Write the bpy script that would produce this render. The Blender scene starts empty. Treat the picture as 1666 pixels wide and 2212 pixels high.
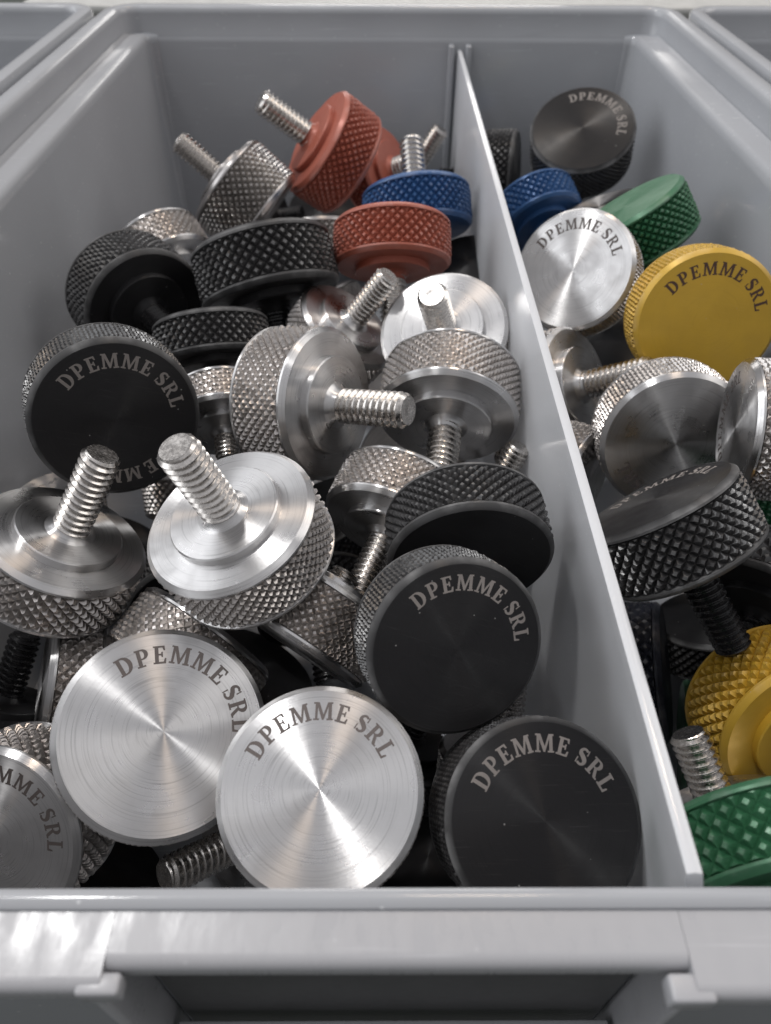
import bpy, bmesh, math, random
from mathutils import Vector, Matrix
from mathutils.geometry import tessellate_polygon

random.seed(7)
scene = bpy.context.scene
col = scene.collection
rad = math.radians

# ------------------------------------------------------------------ camera
CAM_H = 0.170
pitch, yaw, roll = rad(44.8), rad(0.45), rad(0.35)
fwd = Vector((math.sin(yaw)*math.cos(pitch), math.cos(yaw)*math.cos(pitch), -math.sin(pitch)))
rt = fwd.cross(Vector((0, 0, 1))).normalized()
upv = rt.cross(fwd)
cam_r = rt*math.cos(roll) + upv*math.sin(roll)
cam_u = -rt*math.sin(roll) + upv*math.cos(roll)
cd = bpy.data.cameras.new('camera')
cam = bpy.data.objects.new('camera', cd)
col.objects.link(cam)
cam.matrix_world = Matrix(((cam_r.x, cam_u.x, -fwd.x, 0), (cam_r.y, cam_u.y, -fwd.y, 0),
                           (cam_r.z, cam_u.z, -fwd.z, CAM_H), (0, 0, 0, 1)))
cd.sensor_fit = 'VERTICAL'
cd.sensor_height = 36.0
cd.lens = 1600.0/2212.0*36.0
cd.clip_start = 0.005
cd.clip_end = 50.0
cd.dof.use_dof = True
cd.dof.focus_distance = 0.125
cd.dof.aperture_fstop = 29.0
scene.camera = cam

# ------------------------------------------------------------------ indoor light
world = bpy.data.worlds.new('World')
scene.world = world
world.use_nodes = True
wn = world.node_tree
wn.nodes.clear()
wo = wn.nodes.new('ShaderNodeOutputWorld')
wb = wn.nodes.new('ShaderNodeBackground')
wt = wn.nodes.new('ShaderNodeTexCoord')
ws = wn.nodes.new('ShaderNodeSeparateXYZ')
wr = wn.nodes.new('ShaderNodeValToRGB')
wn.links.new(wt.outputs['Generated'], ws.inputs[0])
wm = wn.nodes.new('ShaderNodeMapRange')
wm.inputs['From Min'].default_value = -1.0
wm.inputs['From Max'].default_value = 1.0
wn.links.new(ws.outputs['Z'], wm.inputs['Value'])
wn.links.new(wm.outputs[0], wr.inputs[0])
wr.color_ramp.elements[0].position = 0.42
wr.color_ramp.elements[0].color = (0.05, 0.05, 0.055, 1)
wmid = wr.color_ramp.elements.new(0.54)
wmid.color = (0.16, 0.157, 0.155, 1)
wr.color_ramp.elements[2].position = 1.0
wr.color_ramp.elements[2].color = (0.44, 0.44, 0.46, 1)
wb.inputs['Strength'].default_value = 1.5
wn.links.new(wr.outputs[0], wb.inputs[0])
wn.links.new(wb.outputs[0], wo.inputs[0])


def lamp(name, direction, dist, sx, sy, power, color, target=(0, 0.14, 0.07)):
    ld = bpy.data.lights.new(name, 'AREA')
    ld.shape = 'RECTANGLE'
    ld.size, ld.size_y = sx, sy
    ld.energy = power
    ld.color = color
    o = bpy.data.objects.new(name, ld)
    col.objects.link(o)
    d = Vector(direction).normalized()
    o.location = Vector(target) + d*dist
    o.rotation_euler = (-d).to_track_quat('-Z', 'Y').to_euler()
    return o


lamp('ceiling_lamp', (-0.36, 0.15, 0.92), 1.6, 0.11, 0.11, 9.5, (1.0, 0.99, 0.98))
lamp('warm_ceiling_lamp', (0.12, 0.37, 0.92), 1.8, 0.30, 0.22, 4.5, (1.0, 0.80, 0.62))
lamp('side_ceiling_lamp', (-0.87, 0.05, 0.45), 2.0, 2.0, 1.4, 19.0, (0.95, 0.97, 1.0))
lamp('far_ceiling_lamp', (0.75, 0.22, 0.62), 1.8, 1.4, 1.0, 9.0, (1.0, 0.96, 0.92))
lamp('back_fill', (0.03, 0.96, 0.27), 2.5, 0.9, 0.4, 6.0, (1.0, 0.97, 0.94))  # added low fill from behind, brightens head faces tilted toward the back

vs = scene.view_settings
vs.view_transform = 'Standard'
vs.look = 'None'
vs.exposure = 0.0
vs.gamma = 1.0
vs.use_curve_mapping = False

# ------------------------------------------------------------------ materials


def new_mat(name):
    m = bpy.data.materials.new(name)
    m.use_nodes = True
    nt = m.node_tree
    b = nt.nodes['Principled BSDF']
    return m, nt, b


def N(nt, kind, **props):
    n = nt.nodes.new(kind)
    for k, v in props.items():
        setattr(n, k, v)
    return n


def math_node(nt, op, a, b=None):
    n = N(nt, 'ShaderNodeMath', operation=op)
    for i, v in enumerate((a, b)):
        if v is None:
            continue
        if isinstance(v, (int, float)):
            n.inputs[i].default_value = v
        else:
            nt.links.new(v, n.inputs[i])
    return n.outputs[0]


def mix_rgb(nt, fac, a, b):
    n = N(nt, 'ShaderNodeMix', data_type='RGBA')
    for sock, v in ((n.inputs[0], fac), (n.inputs[6], a), (n.inputs[7], b)):
        if isinstance(v, (int, float)):
            sock.default_value = v
        elif isinstance(v, tuple):
            sock.default_value = v
        else:
            nt.links.new(v, sock)
    return n.outputs[2]


def rgba(c):
    return (c[0], c[1], c[2], 1.0)


def turned_metal(name, base, metallic, rough, aniso, ring=1.0, dust=0.25, spec=0.5, ringdark=0.72, rimwear=0.0):
    """Metal turned on a lathe: concentric tool marks round the local Z axis."""
    m, nt, b = new_mat(name)
    tc = N(nt, 'ShaderNodeTexCoord')
    oi = N(nt, 'ShaderNodeObjectInfo')
    sep = N(nt, 'ShaderNodeSeparateXYZ')
    nt.links.new(tc.outputs['Object'], sep.inputs[0])
    x, y = sep.outputs['X'], sep.outputs['Y']
    r2 = math_node(nt, 'ADD', math_node(nt, 'MULTIPLY', x, x), math_node(nt, 'MULTIPLY', y, y))
    r = math_node(nt, 'SQRT', r2)
    ri = math_node(nt, 'ADD', r, 0.0004)
    # coordinates that run slowly round the disc and fast along the radius
    cxn = math_node(nt, 'MULTIPLY', math_node(nt, 'DIVIDE', x, ri), 0.9)
    cyn = math_node(nt, 'MULTIPLY', math_node(nt, 'DIVIDE', y, ri), 0.9)
    rz = math_node(nt, 'ADD', math_node(nt, 'MULTIPLY', r, 3800.0),
                   math_node(nt, 'MULTIPLY', oi.outputs['Random'], 57.0))
    cmb = N(nt, 'ShaderNodeCombineXYZ')
    nt.links.new(cxn, cmb.inputs[0]); nt.links.new(cyn, cmb.inputs[1]); nt.links.new(rz, cmb.inputs[2])
    n1 = N(nt, 'ShaderNodeTexNoise')
    n1.inputs['Scale'].default_value = 1.0
    n1.inputs['Detail'].default_value = 5.0
    nt.links.new(cmb.outputs[0], n1.inputs['Vector'])
    # soft smudges and handling marks
    off = N(nt, 'ShaderNodeVectorMath', operation='ADD')
    nt.links.new(tc.outputs['Object'], off.inputs[0]); nt.links.new(oi.outputs['Random'], off.inputs[1])
    n2 = N(nt, 'ShaderNodeTexNoise')
    n2.inputs['Scale'].default_value = 160.0
    n2.inputs['Detail'].default_value = 5.0
    nt.links.new(off.outputs[0], n2.inputs['Vector'])
    n3 = N(nt, 'ShaderNodeTexNoise')
    n3.inputs['Scale'].default_value = 1400.0
    n3.inputs['Detail'].default_value = 2.0
    nt.links.new(off.outputs[0], n3.inputs['Vector'])
    dark = tuple(c*ringdark for c in base)
    ringm = N(nt, 'ShaderNodeMapRange')
    ringm.inputs['From Min'].default_value = 0.30
    ringm.inputs['From Max'].default_value = 0.46
    nt.links.new(n1.outputs['Fac'], ringm.inputs['Value'])
    c1 = mix_rgb(nt, ringm.outputs[0], rgba(dark), rgba(base))
    sm = N(nt, 'ShaderNodeMapRange')
    sm.inputs['From Min'].default_value = 0.35
    sm.inputs['From Max'].default_value = 0.70
    nt.links.new(n2.outputs['Fac'], sm.inputs['Value'])
    c2 = mix_rgb(nt, math_node(nt, 'MULTIPLY', sm.outputs[0], dust), c1,
                 rgba(tuple(c*0.72 + 0.008 for c in base)))
    # fine scratches in two directions and rubbed rim edges
    scr = None
    for rot, sx in ((0.7, 1.0), (-0.9, 1.3), (2.0, 0.7)):
        mp = N(nt, 'ShaderNodeMapping')
        mp.inputs['Rotation'].default_value = (0, 0, rot)
        mp.inputs['Scale'].default_value = (90.0*sx, 5200.0, 200.0)
        nt.links.new(off.outputs[0], mp.inputs['Vector'])
        ns = N(nt, 'ShaderNodeTexNoise')
        ns.inputs['Scale'].default_value = 1.0
        ns.inputs['Detail'].default_value = 1.0
        nt.links.new(mp.outputs[0], ns.inputs['Vector'])
        g = math_node(nt, 'GREATER_THAN', ns.outputs['Fac'], 0.738)
        scr = g if scr is None else math_node(nt, 'MAXIMUM', scr, g)
    c2 = mix_rgb(nt, math_node(nt, 'MULTIPLY', math_node(nt, 'MULTIPLY', scr, sm.outputs[0]), 0.32), c2, rgba(tuple(min(0.9, c*1.1+0.07) for c in base)))
    # a few specks of dust and tiny nicks
    vo = N(nt, 'ShaderNodeTexVoronoi')
    vo.inputs['Scale'].default_value = 420.0
    nt.links.new(off.outputs[0], vo.inputs['Vector'])
    vr = N(nt, 'ShaderNodeSeparateColor')
    nt.links.new(vo.outputs['Color'], vr.inputs[0])
    speck = math_node(nt, 'MULTIPLY', math_node(nt, 'LESS_THAN', vo.outputs['Distance'], 0.075),
                      math_node(nt, 'LESS_THAN', vr.outputs[0], 0.16))
    c2 = mix_rgb(nt, math_node(nt, 'MULTIPLY', speck, 0.5), c2, (0.42, 0.41, 0.40, 1))
    edge = N(nt, 'ShaderNodeMapRange')
    edge.inputs['From Min'].default_value = 0.0186
    edge.inputs['From Max'].default_value = 0.0198
    nt.links.new(r, edge.inputs['Value'])
    worn = N(nt, 'ShaderNodeMapRange')
    worn.inputs['From Min'].default_value = 0.48
    worn.inputs['From Max'].default_value = 0.66
    nt.links.new(n2.outputs['Fac'], worn.inputs['Value'])
    wf = math_node(nt, 'ADD', rimwear, math_node(nt, 'MULTIPLY', worn.outputs[0], 0.55))
    c2 = mix_rgb(nt, math_node(nt, 'MULTIPLY', edge.outputs[0], wf), c2,
                 rgba(tuple(min(0.9, c*0.9+0.14) for c in base)))
    nt.links.new(c2, b.inputs['Base Color'])
    b.inputs['Metallic'].default_value = metallic
    b.inputs['Specular IOR Level'].default_value = spec
    ro = math_node(nt, 'ADD', rough - 0.08, math_node(nt, 'MULTIPLY', sm.outputs[0], 0.15))
    ro = math_node(nt, 'ADD', ro, math_node(nt, 'MULTIPLY', n1.outputs['Fac'], 0.06))
    nt.links.new(ro, b.inputs['Roughness'])
    b.inputs['Anisotropic'].default_value = aniso
    b.inputs['Anisotropic Rotation'].default_value = 0.25
    tg = N(nt, 'ShaderNodeTangent', direction_type='RADIAL', axis='Z')
    nt.links.new(tg.outputs[0], b.inputs['Tangent'])
    bp = N(nt, 'ShaderNodeBump')
    bp.inputs['Strength'].default_value = 0.10*ring
    bp.inputs['Distance'].default_value = 0.0002
    hh = math_node(nt, 'ADD', n1.outputs['Fac'], math_node(nt, 'MULTIPLY', n3.outputs['Fac'], 0.25))
    nt.links.new(hh, bp.inputs['Height'])
    nt.links.new(bp.outputs[0], b.inputs['Normal'])
    return m


def rough_metal(name, base, metallic, rough, grain=1.0, spec=0.5, tips=0.0):
    """Pressed or threaded metal: fine torn grain, no direction."""
    m, nt, b = new_mat(name)
    tc = N(nt, 'ShaderNodeTexCoord')
    oi = N(nt, 'ShaderNodeObjectInfo')
    off = N(nt, 'ShaderNodeVectorMath', operation='ADD')
    nt.links.new(tc.outputs['Object'], off.inputs[0]); nt.links.new(oi.outputs['Random'], off.inputs[1])
    n1 = N(nt, 'ShaderNodeTexNoise')
    n1.inputs['Scale'].default_value = 1500.0
    n1.inputs['Detail'].default_value = 4.0
    nt.links.new(off.outputs[0], n1.inputs['Vector'])
    n2 = N(nt, 'ShaderNodeTexNoise')
    n2.inputs['Scale'].default_value = 180.0
    n2.inputs['Detail'].default_value = 3.0
    nt.links.new(off.outputs[0], n2.inputs['Vector'])
    f1 = N(nt, 'ShaderNodeMapRange')
    f1.inputs['From Min'].default_value = 0.3
    f1.inputs['From Max'].default_value = 0.7
    nt.links.new(n1.outputs['Fac'], f1.inputs['Value'])
    c = mix_rgb(nt, f1.outputs[0], rgba(tuple(v*0.72 for v in base)), rgba(tuple(min(1, v*1.08) for v in base)))
    c = mix_rgb(nt, math_node(nt, 'MULTIPLY', n2.outputs['Fac'], 0.35), c, rgba(tuple(v*0.7 for v in base)))
    if tips:
        sp = N(nt, 'ShaderNodeSeparateXYZ')
        nt.links.new(tc.outputs['Object'], sp.inputs[0])
        rr = math_node(nt, 'SQRT', math_node(nt, 'ADD', math_node(nt, 'MULTIPLY', sp.outputs['X'], sp.outputs['X']),
                                             math_node(nt, 'MULTIPLY', sp.outputs['Y'], sp.outputs['Y'])))
        tp = N(nt, 'ShaderNodeMapRange')
        tp.inputs['From Min'].default_value = 0.01990
        tp.inputs['From Max'].default_value = 0.02016
        nt.links.new(rr, tp.inputs['Value'])
        wr_ = N(nt, 'ShaderNodeMapRange')
        wr_.inputs['From Min'].default_value = 0.42
        wr_.inputs['From Max'].default_value = 0.62
        nt.links.new(n2.outputs['Fac'], wr_.inputs['Value'])
        c = mix_rgb(nt, math_node(nt, 'MULTIPLY', math_node(nt, 'MULTIPLY', tp.outputs[0], wr_.outputs[0]), tips), c,
                    rgba(tuple(min(0.8, v*0.8+0.22) for v in base)))
    nt.links.new(c, b.inputs['Base Color'])
    b.inputs['Metallic'].default_value = metallic
    b.inputs['Specular IOR Level'].default_value = spec
    nt.links.new(math_node(nt, 'ADD', rough - 0.08, math_node(nt, 'MULTIPLY', f1.outputs[0], 0.16)), b.inputs['Roughness'])
    bp = N(nt, 'ShaderNodeBump')
    bp.inputs['Strength'].default_value = 0.30*grain
    bp.inputs['Distance'].default_value = 0.0002
    nt.links.new(n1.outputs['Fac'], bp.inputs['Height'])
    nt.links.new(bp.outputs[0], b.inputs['Normal'])
    return m


def plastic(name, base, rough, wave=1.0, scratch=0.0, sss=0.0, trans=0.0):
    m, nt, b = new_mat(name)
    tc = N(nt, 'ShaderNodeTexCoord')
    n1 = N(nt, 'ShaderNodeTexNoise')
    n1.inputs['Scale'].default_value = 28.0
    n1.inputs['Detail'].default_value = 4.0
    nt.links.new(tc.outputs['Object'], n1.inputs['Vector'])
    n2 = N(nt, 'ShaderNodeTexNoise')
    n2.inputs['Scale'].default_value = 900.0
    n2.inputs['Detail'].default_value = 3.0
    nt.links.new(tc.outputs['Object'], n2.inputs['Vector'])
    mp = N(nt, 'ShaderNodeMapping')
    mp.inputs['Scale'].default_value = (520.0, 190.0, 190.0)
    mp.inputs['Rotation'].default_value = (0, 0, 0.25)
    nt.links.new(tc.outputs['Object'], mp.inputs['Vector'])
    n3 = N(nt, 'ShaderNodeTexNoise')
    n3.inputs['Scale'].default_value = 1.0
    n3.inputs['Detail'].default_value = 6.0
    nt.links.new(mp.outputs[0], n3.inputs['Vector'])
    c = mix_rgb(nt, n1.outputs['Fac'], rgba(tuple(v*0.92 for v in base)), rgba(tuple(v*1.08 for v in base)))
    # a little pale dust
    vo = N(nt, 'ShaderNodeTexVoronoi')
    vo.inputs['Scale'].default_value = 260.0
    nt.links.new(tc.outputs['Object'], vo.inputs['Vector'])
    d = math_node(nt, 'LESS_THAN', vo.outputs['Distance'], 0.055)
    c = mix_rgb(nt, math_node(nt, 'MULTIPLY', d, 0.12 if scratch else 0.5), c, (0.75, 0.76, 0.78, 1))
    # scuffs where metal parts have dragged along the wall
    scf = None
    for rot in ((0.5, 0.3, 0.8), (-0.7, 0.6, -0.4), (0.2, -0.9, 0.1)):
        mq = N(nt, 'ShaderNodeMapping')
        mq.inputs['Rotation'].default_value = rot
        mq.inputs['Scale'].default_value = (45.0, 1500.0, 1500.0)
        nt.links.new(tc.outputs['Object'], mq.inputs['Vector'])
        ns = N(nt, 'ShaderNodeTexNoise')
        ns.inputs['Scale'].default_value = 1.0
        ns.inputs['Detail'].default_value = 1.5
        nt.links.new(mq.outputs[0], ns.inputs['Vector'])
        g = N(nt, 'ShaderNodeMapRange')
        g.inputs['From Min'].default_value = 0.70
        g.inputs['From Max'].default_value = 0.76
        nt.links.new(ns.outputs['Fac'], g.inputs['Value'])
        scf = g.outputs[0] if scf is None else math_node(nt, 'MAXIMUM', scf, g.outputs[0])
    n5 = N(nt, 'ShaderNodeTexNoise')
    n5.inputs['Scale'].default_value = 14.0
    n5.inputs['Detail'].default_value = 6.0
    nt.links.new(tc.outputs['Object'], n5.inputs['Vector'])
    c = mix_rgb(nt, math_node(nt, 'MULTIPLY', scf, 0.26), c, rgba(tuple(min(0.9, v*1.5) for v in base)))
    nt.links.new(c, b.inputs['Base Color'])
    ro = math_node(nt, 'ADD', rough - 0.16, math_node(nt, 'MULTIPLY', n1.outputs['Fac'], 0.12))
    ro = math_node(nt, 'ADD', ro, math_node(nt, 'MULTIPLY', n5.outputs['Fac'], 0.20))
    ro = math_node(nt, 'ADD', ro, math_node(nt, 'MULTIPLY', scf, 0.12))
    if scratch:
        s = N(nt, 'ShaderNodeMapRange')
        s.inputs['From Min'].default_value = 0.42
        s.inputs['From Max'].default_value = 0.62
        nt.links.new(n3.outputs['Fac'], s.inputs['Value'])
        ro = math_node(nt, 'ADD', ro, math_node(nt, 'MULTIPLY', s.outputs[0], scratch))
    nt.links.new(ro, b.inputs['Roughness'])
    b.inputs['Specular IOR Level'].default_value = 0.5
    if sss:
        b.inputs['Subsurface Weight'].default_value = sss
        b.inputs['Subsurface Radius'].default_value = (1.0, 1.0, 1.0)
        b.inputs['Subsurface Scale'].default_value = 0.003
    bp = N(nt, 'ShaderNodeBump')
    bp.inputs['Strength'].default_value = 0.10*wave
    bp.inputs['Distance'].default_value = 0.0006
    h = math_node(nt, 'ADD', math_node(nt, 'MULTIPLY', n2.outputs['Fac'], 0.12),
                  math_node(nt, 'MULTIPLY', n1.outputs['Fac'], 2.0))
    if scratch:
        h = math_node(nt, 'ADD', h, math_node(nt, 'MULTIPLY', n3.outputs['Fac'], 0.5))
    nt.links.new(h, bp.inputs['Height'])
    nt.links.new(bp.outputs[0], b.inputs['Normal'])
    if trans:
        tr = N(nt, 'ShaderNodeBsdfTranslucent')
        tr.inputs['Color'].default_value = rgba(base)
        mx = N(nt, 'ShaderNodeMixShader')
        mx.inputs[0].default_value = trans
        out = nt.nodes['Material Output']
        nt.links.new(b.outputs[0], mx.inputs[1])
        nt.links.new(tr.outputs[0], mx.inputs[2])
        nt.links.new(mx.outputs[0], out.inputs['Surface'])
    return m


def flat_mat(name, base, rough=0.6, metallic=0.0):
    m, nt, b = new_mat(name)
    tc = N(nt, 'ShaderNodeTexCoord')
    n1 = N(nt, 'ShaderNodeTexNoise')
    n1.inputs['Scale'].default_value = 900.0
    n1.inputs['Detail'].default_value = 3.0
    nt.links.new(tc.outputs['Object'], n1.inputs['Vector'])
    oi = N(nt, 'ShaderNodeObjectInfo')
    n0 = N(nt, 'ShaderNodeTexNoise')
    n0.inputs['Scale'].default_value = 120.0
    nt.links.new(tc.outputs['Object'], n0.inputs['Vector'])
    fac = math_node(nt, 'ADD', math_node(nt, 'MULTIPLY', n1.outputs['Fac'], 0.5),
                    math_node(nt, 'ADD', math_node(nt, 'MULTIPLY', n0.outputs['Fac'], 0.5),
                              math_node(nt, 'MULTIPLY', math_node(nt, 'SUBTRACT', oi.outputs['Random'], 0.5), 0.6)))
    c = mix_rgb(nt, fac, rgba(tuple(v*0.65 for v in base)), rgba(tuple(v*1.3 for v in base)))
    nt.links.new(c, b.inputs['Base Color'])
    b.inputs['Roughness'].default_value = rough
    b.inputs['Metallic'].default_value = metallic
    return m


MAT = {}
#            base                    metal  rough aniso
for key, base, metal, rough, aniso in (
        ('silver', (0.61, 0.602, 0.600), 1.0, 0.31, 0.97),
        ('steel', (0.50, 0.48, 0.47), 1.0, 0.33, 0.9),
        ('black', (0.013, 0.0125, 0.0135), 0.0, 0.42, 0.9),
        ('navy', (0.014, 0.016, 0.026), 0.0, 0.44, 0.9),
        ('red', (0.36, 0.100, 0.064), 0.15, 0.42, 0.50),
        ('blue', (0.030, 0.095, 0.245), 0.25, 0.40, 0.50),
        ('green', (0.034, 0.138, 0.066), 0.20, 0.40, 0.50),
        ('gold', (0.54, 0.330, 0.035), 0.20, 0.40, 0.50)):
    silverish = key in ('silver', 'steel')
    MAT[key+'_turned'] = turned_metal('turned_'+key, base, metal, rough, aniso,
                                      rimwear=0.40 if key == 'black' else 0.05, spec=0.30 if key in ('black', 'navy') else 0.5, ring=1.0 if silverish else 0.8, dust=0.35 if silverish else 0.3, ringdark=0.70 if silverish else (0.78 if key in ('black', 'navy') else 0.93))
    kb = {'silver': (0.56, 0.53, 0.51), 'steel': (0.40, 0.38, 0.365), 'black': (0.024, 0.023, 0.024)}.get(key, base)
    MAT[key+'_knurl'] = rough_metal('knurled_'+key, kb, metal, 0.36 if silverish else 0.36,
                                    grain=1.0 if silverish else 0.7, spec=0.9 if key in ('black', 'navy') else 0.5,
                                    tips=0.0 if silverish else 0.30)
    MAT[key+'_thread'] = rough_metal('threaded_'+key, {'silver': (0.66, 0.63, 0.60)}.get(key, base), metal, 0.24, grain=0.04)
MAT['etch_dark'] = flat_mat('laser_etch_dark', (0.085, 0.070, 0.065), 0.55)
MAT['etch_light'] = flat_mat('laser_etch_light', (0.24, 0.215, 0.20), 0.55)
MAT['etch_brown'] = flat_mat('laser_etch_brown', (0.060, 0.028, 0.018), 0.55)
MAT['bin'] = plastic('grey_bin_plastic', (0.340, 0.350, 0.370), 0.15)
MAT['flange'] = plastic('scuffed_grey_plastic', (0.35, 0.352, 0.368), 0.27, wave=1.2, scratch=0.16)
MAT['divider'] = plastic('milky_grey_plastic', (0.82, 0.83, 0.85), 0.13, trans=0.38)
MAT['table'] = flat_mat('dark_green_worktop', (0.050, 0.062, 0.050), 0.6)
MAT['pale'] = flat_mat('pale_plastic', (0.55, 0.55, 0.53), 0.5)
MAT['label'] = flat_mat('charcoal_recess_shade', (0.075, 0.075, 0.078), 0.5)  # shade of the recess under the front flange, put into the colour

# ------------------------------------------------------------------ mesh helpers


def finish(me, smooth=True):
    if smooth:
        me.polygons.foreach_set('use_smooth', [True]*len(me.polygons))
    me.update()
    return me


def mesh_from(name, verts, faces, smooth=True):
    me = bpy.data.meshes.new(name)
    me.from_pydata(verts, [], faces)
    me.materials.append(None)
    return finish(me, smooth)


def link(name, me, mat, parent=None, matrix=None):
    o = bpy.data.objects.new(name, me)
    col.objects.link(o)
    if parent is not None:
        o.parent = parent
    if matrix is not None:
        o.matrix_local = matrix
    if me is not None and me.materials:
        o.material_slots[0].link = 'OBJECT'
        o.material_slots[0].material = mat
    return o


def tag(o, label, category, group=None):
    o['label'] = label
    o['category'] = category
    if group:
        o['group'] = group
    return o


def lathe(name, segments, n=96):
    """segments: list of profiles, each a list of (r, z); hard edges between them."""
    v, f = [], []
    for prof in segments:
        base = None
        for (r, z) in prof:
            idx = len(v)
            if r < 1e-7:
                v.append((0, 0, z))
                cur = ('p', idx)
            else:
                for i in range(n):
                    a = 2*math.pi*i/n
                    v.append((r*math.cos(a), r*math.sin(a), z))
                cur = ('r', idx)
            if base is not None:
                for i in range(n):
                    j = (i+1) % n
                    if base[0] == 'p':
                        f.append((base[1], cur[1]+j, cur[1]+i))
                    elif cur[0] == 'p':
                        f.append((base[1]+i, base[1]+j, cur[1]))
                    else:
                        f.append((base[1]+i, base[1]+j, cur[1]+j, cur[1]+i))
            base = cur
    return mesh_from(name, v, f)


R0 = 0.020
CH = 0.0012          # edge chamfer


def head_mesh(T):
    R, c = R0, CH
    rc = R - c
    return lathe('screw_head', [
        [(0, 0), (rc*0.5, 0), (rc, 0)],
        [(rc, 0), (R-0.0002, c*0.8), (R, c)],
        [(R, c), (R, c*1.5)],
        [(R, c*1.5), (R-0.0013, c*1.5+0.0004)],
        [(R-0.0013, c*1.5+0.0004), (R-0.0013, T-c*1.5-0.0004)],
        [(R-0.0013, T-c*1.5-0.0004), (R, T-c*1.5)],
        [(R, T-c*1.5), (R, T-c)],
        [(R, T-c), (R-0.0002, T-c*0.8), (rc, T)],
        [(rc, T), (rc*0.5, T), (0, T)],
    ])


def knurl_mesh(T, ncol):
    """Diamond knurl: one truncated pyramid for every crossing of the two groove families."""
    rnd = random.Random(ncol*100+T*1e5)
    z0, z1 = CH*1.5+0.0002, T-CH*1.5-0.0002
    a = 2*math.pi*R0/ncol
    rows = max(4, round((z1-z0)/(a*0.5)))
    dz = (z1-z0)/rows
    rv, rp = R0-0.0010*min(1.0, a/0.0031), R0+0.00022
    v, f = [], []

    def P(cx, cz, r):
        ang = 2*math.pi*cx/ncol
        return (r*math.cos(ang), r*math.sin(ang), z0+min(max(cz, 0), rows)*dz)
    for j in range(rows+1):
        for i in range(ncol):
            cx = i + (j % 2)*0.5
            wear = rnd.uniform(-0.00012, 0.00006)
            s = 0.30 + rnd.uniform(-0.05, 0.10)
            jx, jz = rnd.uniform(-0.05, 0.05), rnd.uniform(-0.07, 0.07)
            b = len(v)
            corners = [(cx-0.5, j), (cx, j-1), (cx+0.5, j), (cx, j+1)]
            half = 0 if 0 < j < rows else (1 if j == 0 else -1)
            for k, (x, z) in enumerate(corners):
                v.append(P(x, z, rv))
            for k, (x, z) in enumerate(corners):
                tx, tz = cx+(x-cx)*s+jx, j+(z-j)*s+jz
                if half == 1:
                    tz = max(tz, 0.12)
                if half == -1:
                    tz = min(tz, rows-0.12)
                v.append(P(tx, tz, rp+wear if half == 0 else rp-0.0003))
            for k in range(4):
                l = (k+1) % 4
                f.append((b+k, b+l, b+4+l, b+4+k))
            f.append((b+4, b+5, b+6, b+7))
    return mesh_from('knurled_band', v, f, smooth=False)


def collar_mesh():
    r, h = R0*0.64, 0.0022
    return lathe('collar', [
        [(r, 0.0), (r, -h+0.0003)],
        [(r, -h+0.0003), (r-0.0003, -h)],
        [(r-0.0003, -h), (0.0060, -h)],
        [(0.0060, -h), (0.0052, -h-0.0004), (0.0045, -h-0.0012), (0.0041, -h-0.0022)],
    ])


def stud_mesh(L, pitch=0.0018, rmaj=0.0046):
    n, per = 36, 8
    turns = L/pitch
    rows = int(turns*per)
    prof = [1.0, 1.0, 0.667, 0.333, 0.0, 0.0, 0.333, 0.667]
    depth = 0.00090
    v, f = [], []
    top = -0.0016
    for k in range(-per, rows+per+1):
        for i in range(n+1):
            z = (k/per + i/n)*pitch
            zz = min(max(z, 0.0), L)
            r = rmaj - depth*(1-prof[k % per])
            lim = rmaj - max(0.0, (zz-(L-0.0011)))*0.9
            r = min(r, lim)
            a = 2*math.pi*i/n
            v.append((r*math.cos(a), r*math.sin(a), top-zz))
    m = n+1
    for k in range(rows+2*per):
        for i in range(n):
            q = (k*m+i, k*m+i+1, (k+1)*m+i+1, (k+1)*m+i)
            f.append((q[0], q[3], q[2], q[1]))
    # flat end with a small turned cone
    b = len(v)
    rt_ = rmaj-0.00105
    for i in range(n):
        a = 2*math.pi*i/n
        v.append((rt_*math.cos(a), rt_*math.sin(a), top-L-0.00002))
    for i in range(n):
        a = 2*math.pi*i/n
        v.append((rt_*0.3*math.cos(a), rt_*0.3*math.sin(a), top-L-0.00004))
    v.append((0, 0, top-L+0.0001))
    c = len(v)-1
    for i in range(n):
        j = (i+1) % n
        f.append((b+i, b+n+i, b+n+j, b+j))
        f.append((b+n+i, c, b+n+j))
    me = mesh_from('threaded_stud', v, f)
    bm = bmesh.new(); bm.from_mesh(me)
    for e in bm.edges:
        e.smooth = len(e.link_faces) == 2 and e.calc_face_angle(0) < rad(26)
    bm.to_mesh(me); bm.free()
    return me


# ------------------------------------------------------------------ serif capitals (cap height 1)


def arc(cx, cy, rx, ry, a0, a1, n):
    return [(cx+rx*math.cos(rad(a0+(a1-a0)*i/n)), cy+ry*math.sin(rad(a0+(a1-a0)*i/n))) for i in range(n+1)]


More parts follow.
